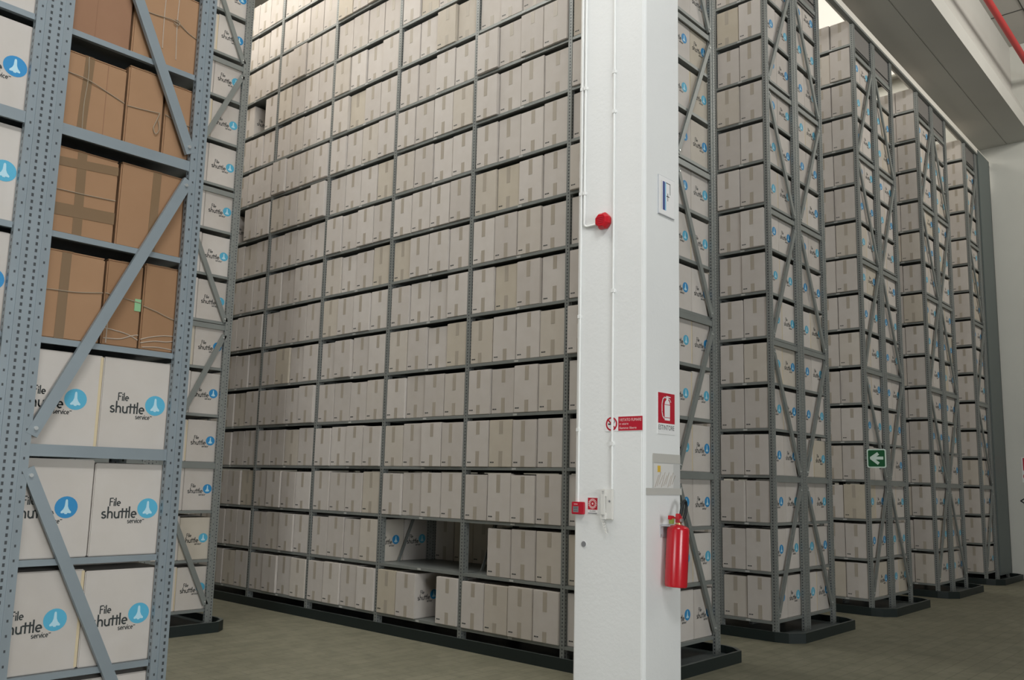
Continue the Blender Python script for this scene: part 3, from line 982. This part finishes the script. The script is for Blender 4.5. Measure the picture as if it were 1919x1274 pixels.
# bay letter sign
f = right_face(-0.402, 3.097)
w_, h_ = 0.208, 0.283
f.rect(0, w_, 0, h_, M['sign_grey'], 0, 0.010)
f.rect(0.004, w_ - 0.004, 0.004, h_ - 0.004, M['sign_white'], 0.010, 0.012)
f.rect(0.050, 0.078, 0.038, 0.245, M['navy'], 0.012, 0.0128)
f.rect(0.078, 0.092, 0.038, 0.245, M['sky_blue'], 0.012, 0.0127)
f.rect(0.026, 0.040, 0.038, 0.245, M['paper'], 0.012, 0.0125)
f.line([(0.092, 0.242), (0.146, 0.242), (0.146, 0.165)], 0.005, M['ink'], 0.012, 0.0128)
f.line([(0.100, 0.146), (0.134, 0.146)], 0.006, M['ink'], 0.012, 0.0128)
f.line([(0.116, 0.168), (0.116, 0.114)], 0.005, M['ink'], 0.012, 0.0128)
done(f, 'bay_sign', 'white square plate with a blue and black letter F high on the column', 'sign')

# fire extinguisher sign
f = right_face(-0.404, 1.572)
f.rect(0, 0.216, 0, 0.284, M['sign_white'], 0, 0.003)
f.rect(0.004, 0.212, 0.074, 0.280, M['sign_red'], 0.003, 0.0036)
bw_ = M['sign_white']
f.poly([(0.085, 0.095), (0.150, 0.095), (0.152, 0.2), (0.146, 0.222), (0.128, 0.236), (0.108, 0.236), (0.09, 0.222), (0.083, 0.2)], bw_, 0.0036, 0.0042)
f.rect(0.085, 0.150, 0.112, 0.116, M['sign_red'], 0.0042, 0.0046); f.rect(0.084, 0.151, 0.200, 0.204, M['sign_red'], 0.0042, 0.0046)
f.rect(0.106, 0.130, 0.236, 0.250, bw_, 0.0036, 0.0042)
f.poly([(0.104, 0.250), (0.160, 0.252), (0.160, 0.258), (0.104, 0.262)], bw_, 0.0036, 0.0042)
f.line([(0.132, 0.244), (0.150, 0.238), (0.162, 0.222)], 0.006, bw_, 0.0036, 0.0042)
f.line([(0.106, 0.250), (0.080, 0.250), (0.062, 0.236), (0.052, 0.205), (0.052, 0.150), (0.060, 0.122), (0.078, 0.108)], 0.009, bw_, 0.0036, 0.0042)
f.text('ESTINTORE', 0.046, 0.010, 0.030, M['ink'], 0.0036, 0.196)
done(f, 'extinguisher_sign', 'red and white sign with an extinguisher picture reading ESTINTORE', 'sign')

# no smoking sign: round symbol and red text panel
f = left_face(-0.800, 1.583)
f.rect(0, 0.304, 0, 0.100, M['sign_white'], 0, 0.003)
f.ring(0.052, 0.050, 0.036, 0.047, M['sign_red'], 0.003, 0.0036)
f.line([(0.020, 0.082), (0.084, 0.018)], 0.010, M['sign_red'], 0.0037, 0.0042)
f.rect(0.024, 0.070, 0.044, 0.054, M['ink'], 0.003, 0.0035); f.line([(0.072, 0.056), (0.078, 0.066), (0.074, 0.074)], 0.004, M['ink'], 0.003, 0.0035)
f.rect(0.108, 0.300, 0.003, 0.097, M['sign_red'], 0.003, 0.0036)
f.text('VIETATO FUMARE', 0.027, 0.117, 0.066, M['sign_pink'], 0.0040, 0.174)
f.text('o usare', 0.023, 0.117, 0.042, M['sign_pink'], 0.0040, 0.072)
f.text('fiamme libere', 0.023, 0.117, 0.014, M['sign_pink'], 0.0040, 0.136)
done(f, 'no_smoking_sign', 'wide sign with a round no-smoking symbol and red text panel on the column', 'sign')

# alarm call point
t = empty('alarm_call_point', (CX, -0.588, 1.022 + Z0))
tag(t, 'small red alarm call point box at the left edge of the column', 'alarm button')
m = MB(); m.box(-0.030, 0, -0.048, 0.050, 0.0, 0.084, M['sign_red']); house_ = m.obj('housing', t, bevel=0.004)
m = MB(); m.box(-0.0315, -0.0305, -0.012, 0.034, 0.014, 0.054, M['mid_grey'])
for zz in (0.022, 0.036, 0.046): m.box(-0.0322, -0.0314, -0.006, 0.028, zz, zz + 0.004, M['dark_grey'])
m.obj('glass_window', house_)
m = MB(); m.box(-0.0315, -0.0305, -0.004, 0.026, 0.066, 0.070, M['sign_pink']); m.obj('caption', house_)

# sun-burst alarm sign
f = left_face(-0.657, 1.027)
f.rect(0, 0.086, 0, 0.112, M['sign_white'], 0, 0.003)
f.rect(0.003, 0.083, 0.030, 0.109, M['sign_red'], 0.003, 0.0036)
for k in range(16):
    a = 2 * math.pi * k / 16
    c_, s_ = math.cos(a), math.sin(a)
    f.poly([(0.043 + 0.018 * c_ + 0.0018 * s_, 0.070 + 0.018 * s_ - 0.0018 * c_), (0.043 + 0.034 * c_ + 0.0042 * s_, 0.070 + 0.034 * s_ - 0.0042 * c_), (0.043 + 0.034 * c_ - 0.0042 * s_, 0.070 + 0.034 * s_ + 0.0042 * c_), (0.043 + 0.018 * c_ - 0.0018 * s_, 0.070 + 0.018 * s_ + 0.0018 * c_)], M['sign_pink'], 0.0036, 0.0041)
f.disc(0.043, 0.070, 0.007, M['sign_pink'], 0.0036, 0.0041)
f.text('ALLARME', 0.012, 0.018, 0.016, M['ink'], 0.0034, 0.050)
f.rect(0.005, 0.081, 0.003, 0.009, M['mid_grey'], 0.003, 0.0035)
done(f, 'alarm_sign', 'small red sign with a white sunburst, right of the call point', 'sign')

# intercom handset
t = empty('intercom', (CX, -0.823, 0.990 + Z0))
tag(t, 'off-white wall intercom with handset and hanging cord on the column', 'intercom')
m = MB(); m.box(-0.020, 0, -0.053, 0.040, 0.006, 0.206, M['handset']); base_ = m.obj('base', t, bevel=0.006)
m = MB()
m.box(-0.036, -0.020, -0.004, 0.034, 0.160, 0.205, M['handset']); m.box(-0.036, -0.020, -0.004, 0.034, 0.008, 0.052, M['handset']); m.box(-0.040, -0.027, 0.0, 0.030, 0.04, 0.172, M['handset'])
for zz in (0.175, 0.183, 0.191, 0.024, 0.032): m.box(-0.0365, -0.0355, 0.006, 0.024, zz, zz + 0.003, M['mid_grey'])
m.obj('handset', t, bevel=0.006)
m = MB(); m.tube([(-0.020, -0.030, 0.128), (-0.023, -0.030, 0.128)], 0.007, M['mid_grey'], 12); m.obj('button', base_)
m = MB(); pts = []
for i in range(60):
    q = i / 59; a = q * 2 * math.pi * 14
    yy = 0.030 - 0.034 * math.sin(math.pi * q) * 0.9 - 0.012 * q; zz = 0.004 - 0.085 * math.sin(math.pi * q)
    pts.append((-0.024 + 0.004 * math.cos(a), yy + 0.004 * math.sin(a), zz))
m.tube(pts, 0.0026, M['handset'], 6); m.obj('cord', t)

# round blanking plug
f = left_face(-0.627, 0.800)
f.disc(0, 0.024, 0.0235, M['sign_white'], 0, 0.002); f.disc(0, 0.024, 0.019, M['mid_grey'], 0.002, 0.0045)
done(f, 'blanking_plug', 'round grey plug low on the left side of the column', 'plug')

# taped document sleeve
t = empty('document_sleeve', (-0.30, CY, 1.168 + Z0))
tag(t, 'grey plastic document sleeve taped to the column above the extinguisher', 'document holder')
m = MB(); m.box(-0.168, 0.178, -0.002, 0, 0.03, 0.262, M['plastic_sleeve']); m.obj('sleeve', t)
m = MB(); m.box(-0.150, 0.090, -0.003, -0.002, 0.045, 0.205, M['mid_grey']); m.obj('paper_sheet', t)
bpy.data.objects['paper_sheet'].data.materials[0] = M['paper']
m = MB(); m.box(-0.166, 0.178, -0.004, -0.0022, 0.212, 0.272, M['grey_tape']); m.obj('top_strip', t)
m = MB(); m.box(-0.243, 0.196, -0.004, -0.0022, 0.0, 0.044, M['grey_tape']); m.obj('bottom_tape', t)
m = MB(); m.box(-0.108, -0.072, -0.0042, -0.003, 0.150, 0.192, M['yellow']); m.obj('yellow_mark', t)
m = MB()
for k in range(9):
    x0 = -0.14 + k * 0.026
    m.bar((x0, -0.0045, 0.05 + 0.01 * (k % 3)), (x0 + 0.045, -0.0045, 0.13 + 0.02 * (k % 2)), Vector((0.0012, 0, -0.0006)), Vector((0, 0.0006, 0)), M['film'])
m.obj('creases', t)

# conduits
def conduit(name, pts, label, clips):
    t = empty(name, pts[-1]); o = Vector(pts[-1])
    tag(t, label, 'conduit', 'white conduits on the column')
    m = MB(); m.tube([Vector(p) - o for p in pts], 0.0085, M['conduit'], 12); m.obj('pipe', t, smooth=True)
    for z in clips:
        p = Vector((CX, pts[0][1], z + Z0)) - o
        c = MB(); c.box(p.x - 0.020, p.x - 0.0003, p.y - 0.012, p.y + 0.010, p.z - 0.012, p.z + 0.012, M['conduit']); c.box(p.x - 0.006, p.x - 0.0003, p.y - 0.017, p.y + 0.010, p.z - 0.008, p.z + 0.008, M['conduit']); c.obj('clip', t)
    return t


XC_ = CX - 0.0088
bend = [(XC_, -0.606 - 0.03 * (1 - math.cos(a)), 3.078 + Z0 - 0.03 * math.sin(a)) for a in [math.pi / 2 * i / 6 for i in range(7)]]
conduit('conduit_pipe', [(XC_, -0.573, 7.5), (XC_, -0.580, 1.106 + Z0)], 'white conduit down the left edge of the column to the call point', (1.6, 2.4, 3.3, 4.1, 4.9))
conduit('conduit_pipe', [(XC_, -0.606, 7.5)] + bend + [(XC_, -0.722, 3.048 + Z0)], 'white conduit that bends over to the red siren', (3.3, 4.1, 4.9))
conduit('conduit_pipe', [(XC_, -0.862, 7.5), (XC_, -0.862, 1.198 + Z0)], 'white conduit right of the siren running down to the intercom', (1.5, 2.55, 3.85, 4.15))

# siren
t = empty('alarm_siren', (CX, -0.784, 2.99 + Z0))
tag(t, 'red faceted alarm siren halfway up the column', 'alarm')
m = MB(); n = 8
def octo(r, x, sq=1.0): return [Vector((x, r * math.cos(math.pi / 8 + 2 * math.pi * i / n), 0.067 + r * sq * math.sin(math.pi / 8 + 2 * math.pi * i / n))) for i in range(n)]
def loft(m, rings, mat):
    b = len(m.v); k = m.mi(mat)
    for r in rings: m.v += [tuple(p) for p in r]
    for i in range(len(rings) - 1):
        for j in range(n):
            q = (j + 1) % n
            m.f.append((b + i * n + j, b + (i + 1) * n + j, b + (i + 1) * n + q, b + i * n + q)); m.m.append(k)
    m.f.append(tuple(b + j for j in range(n))); m.m.append(k)
    e = b + (len(rings) - 1) * n; m.f.append(tuple(e + j for j in reversed(range(n)))); m.m.append(k)
loft(m, [octo(0.056, 0), octo(0.056, -0.024)], M['red_paint']); m.obj('base', t)
m = MB(); loft(m, [octo(0.063, -0.018), octo(0.062, -0.036), octo(0.048, -0.058), octo(0.044, -0.061)], M['red_paint']); cover_ = m.obj('lens_cover', t)
m = MB()
for k in range(4): m.box(-0.0635, -0.061, -0.028, 0.028, 0.044 + 0.013 * k, 0.049 + 0.013 * k, M['sign_red'])
m.obj('sound_grille', cover_)

# fire extinguisher
t = empty('fire_extinguisher', (-0.330, CY - 0.092, 0.575 + Z0))
t.rotation_euler = (0, math.radians(5.0), 0)
tag(t, 'red fire extinguisher hanging on the right side of the white column', 'fire extinguisher')
R_ = 0.0735
m = MB(); prof = [(0.052, 0.012), (0.060, 0.0), (0.070, 0.003), (R_, 0.016), (R_, 0.366), (0.0715, 0.378), (0.064, 0.388), (0.048, 0.396), (0.026, 0.401), (0.024, 0.404)]
m.lathe(prof, (0, 0, 0), M['red_paint'], 40); m.obj('cylinder', t, smooth=True)
m = MB(); m.lathe([(0.024, 0.400), (0.024, 0.408), (0.018, 0.409), (0.018, 0.414)], (0, 0, 0), M['brass'], 20); m.obj('neck_ring', t, smooth=True)
m = MB(); m.box(-0.016, 0.016, -0.016, 0.016, 0.412, 0.474, M['red_paint']); m.tube([(0.012, 0, 0.438), (0.040, -0.004, 0.442)], 0.009, M['brass'], 10); m.obj('valve', t, bevel=0.003)
m = MB(); m.bar((-0.01, -0.004, 0.438), (-0.085, -0.004, 0.446), Vector((0, 0.009, 0)), Vector((0, 0, 0.005)), M['red_paint']); m.box(-0.118, -0.084, -0.018, 0.010, 0.428, 0.454, M['red_paint']); lever_ = m.obj('lever', t, bevel=0.002)
m = MB(); m.box(-0.112, -0.090, -0.022, -0.018, 0.404, 0.436, M['olive']); m.box(-0.112, -0.088, -0.018, 0.004, 0.402, 0.430, M['olive']); m.obj('seal_tag', lever_)
m = MB(); m.bar((0.0, -0.004, 0.428), (0.064, 0.02, 0.420), Vector((0, 0.008, 0)), Vector((0, 0, 0.003)), M['chrome']); m.obj('carry_handle', t)
m = MB(); m.tube([(0.0, -0.016, 0.430), (0.0, -0.030, 0.430)], 0.014, M['chrome'], 16); m.obj('pressure_gauge', t)
m = MB(); m.tube(wire([(0.004, -0.010, 0.462), (0.010, -0.014, 0.510), (0.034, -0.012, 0.553), (0.064, -0.006, 0.562), (0.086, -0.002, 0.535), (0.086, 0.000, 0.488), (0.068, 0.004, 0.445), (0.052, 0.030, 0.405), (0.056, 0.058, 0.350), (0.050, 0.066, 0.27)], 5), 0.0100, M['black'], 12); hose_ = m.obj('hose', t, smooth=True)
m = MB(); m.tube([(0.050, 0.066, 0.275), (0.050, 0.067, 0.23), (0.050, 0.068, 0.19)], [0.0105, 0.012, 0.014], M['black'], 12); m.obj('nozzle', hose_, smooth=True)
m = MB()                                   # paper label wrapped round the right side
b0 = 0
for i in range(9):
    a = math.radians(-62 + 9 * i)
    for z in (0.10, 0.27): m.v.append((math.cos(a) * (R_ + 0.0006), math.sin(a) * (R_ + 0.0006), z))
for i in range(8): m.f.append((2 * i, 2 * i + 2, 2 * i + 3, 2 * i + 1)); m.m.append(m.mi(M['sign_red']))
for (a0, a1, z0, z1, mm) in ((-30, -8, 0.105, 0.150, 'sign_white'), (-34, -6, 0.165, 0.172, 'yellow'), (-34, -10, 0.182, 0.189, 'yellow'), (-34, -4, 0.199, 0.206, 'yellow'), (-34, -12, 0.235, 0.242, 'sign_pink'), (-34, -8, 0.252, 0.258, 'sign_pink')):
    k0 = len(m.v)
    for i in range(4):
        a = math.radians(a0 + (a1 - a0) * i / 3)
        for z in (z0, z1): m.v.append((math.cos(a) * (R_ + 0.0011), math.sin(a) * (R_ + 0.0011), z))
    for i in range(3): m.f.append((k0 + 2 * i, k0 + 2 * i + 2, k0 + 2 * i + 3, k0 + 2 * i + 1)); m.m.append(m.mi(M[mm]))
m.obj('label', t)
t = empty('wall_bracket', (-0.318, CY, 0.86 + Z0))
tag(t, 'grey steel hanging bracket between extinguisher and column', 'bracket')
m = MB(); m.box(-0.058, 0.055, -0.003, 0, 0.03, 0.115, M['sign_grey']); m.obj('back_plate', t)
m = MB(); m.box(-0.040, 0.036, -0.066, 0, 0.104, 0.109, M['sign_grey']); m.obj('hook', t)
for zz in (0.045, 0.098):
    m = MB(); m.tube([(-0.048, -0.003, zz), (-0.048, -0.007, zz)], 0.006, M['bolt'], 10); m.obj('screw', t)

# green arrow sign standing out from a rack post
XS_ = 4.88
f = Face((XS_, -0.580, 1.487 + Z0), (0, -1, 0), (-1, 0, 0))
a_ = 0.216
def rr(a0, a1, b0, b1, r): 
    out = []
    for cx_, cy_, s0 in ((a1 - r, b0 + r, -90), (a1 - r, b1 - r, 0), (a0 + r, b1 - r, 90), (a0 + r, b0 + r, 180)):
        out += arc(cx_, cy_, r, r, s0, s0 + 90, 4)
    return out
f.poly(rr(0, a_, 0, a_, 0.022), M['green_white'], 0, 0.003)
f.poly(rr(0.014, a_ - 0.014, 0.014, a_ - 0.014, 0.014), M['sign_green'], 0.003, 0.0036)
f.rect(0.070, 0.185, 0.094, 0.128, M['green_white'], 0.0036, 0.0042)
f.line([(0.122, 0.160), (0.050, 0.111)], 0.036, M['green_white'], 0.0036, 0.0043)
f.line([(0.050, 0.111), (0.126, 0.052)], 0.034, M['green_white'], 0.0036, 0.0044)
f.rect(-0.03, 0.10, 0.10, 0.12, M['steel'], -0.004, 0.0)
done(f, 'exit_arrow_sign', 'square green sign with a white arrow pointing left on a rack post', 'sign')

# safety signs on the far right wall, mostly outside the picture
f = Face((XW, -0.820, 1.42 + Z0), (0, -1, 0), (-1, 0, 0))
f.rect(0, 0.30, 0, 0.42, M['sign_white'], 0, 0.003)
f.rect(0.02, 0.28, 0.20, 0.41, M['sign_red'], 0.003, 0.004)
f.ring(0.09, 0.10, 0.05, 0.075, M['sign_red'], 0.003, 0.004); f.line([(0.04, 0.15), (0.14, 0.05)], 0.018, M['sign_red'], 0.004, 0.005)
done(f, 'safety_sign', 'red and white safety sign at the right picture edge on the wall', 'sign')
f = Face((XW, -0.775, 1.02 + Z0), (0, -1, 0), (-1, 0, 0))
f.line([(0.13, 0.18), (0.0, 0.09), (0.13, 0.0)], 0.02, M['ink'], 0, 0.002)
f.line([(0.13, 0.0), (0.26, 0.09), (0.13, 0.18)], 0.02, M['ink'], 0, 0.002)
done(f, 'diamond_sign', 'black diamond outline sign at the right picture edge, below the red sign', 'sign')

# sprinkler pipe under the ceiling
g = MB(); g.tube([(-14, -1.42, 8.62), (XW, -1.42, 8.62)], 0.048, M['pipe_red'], 16)
tag(g.obj('sprinkler_pipe', smooth=True), 'red pipe along the ceiling beside the concrete beam', 'pipe')
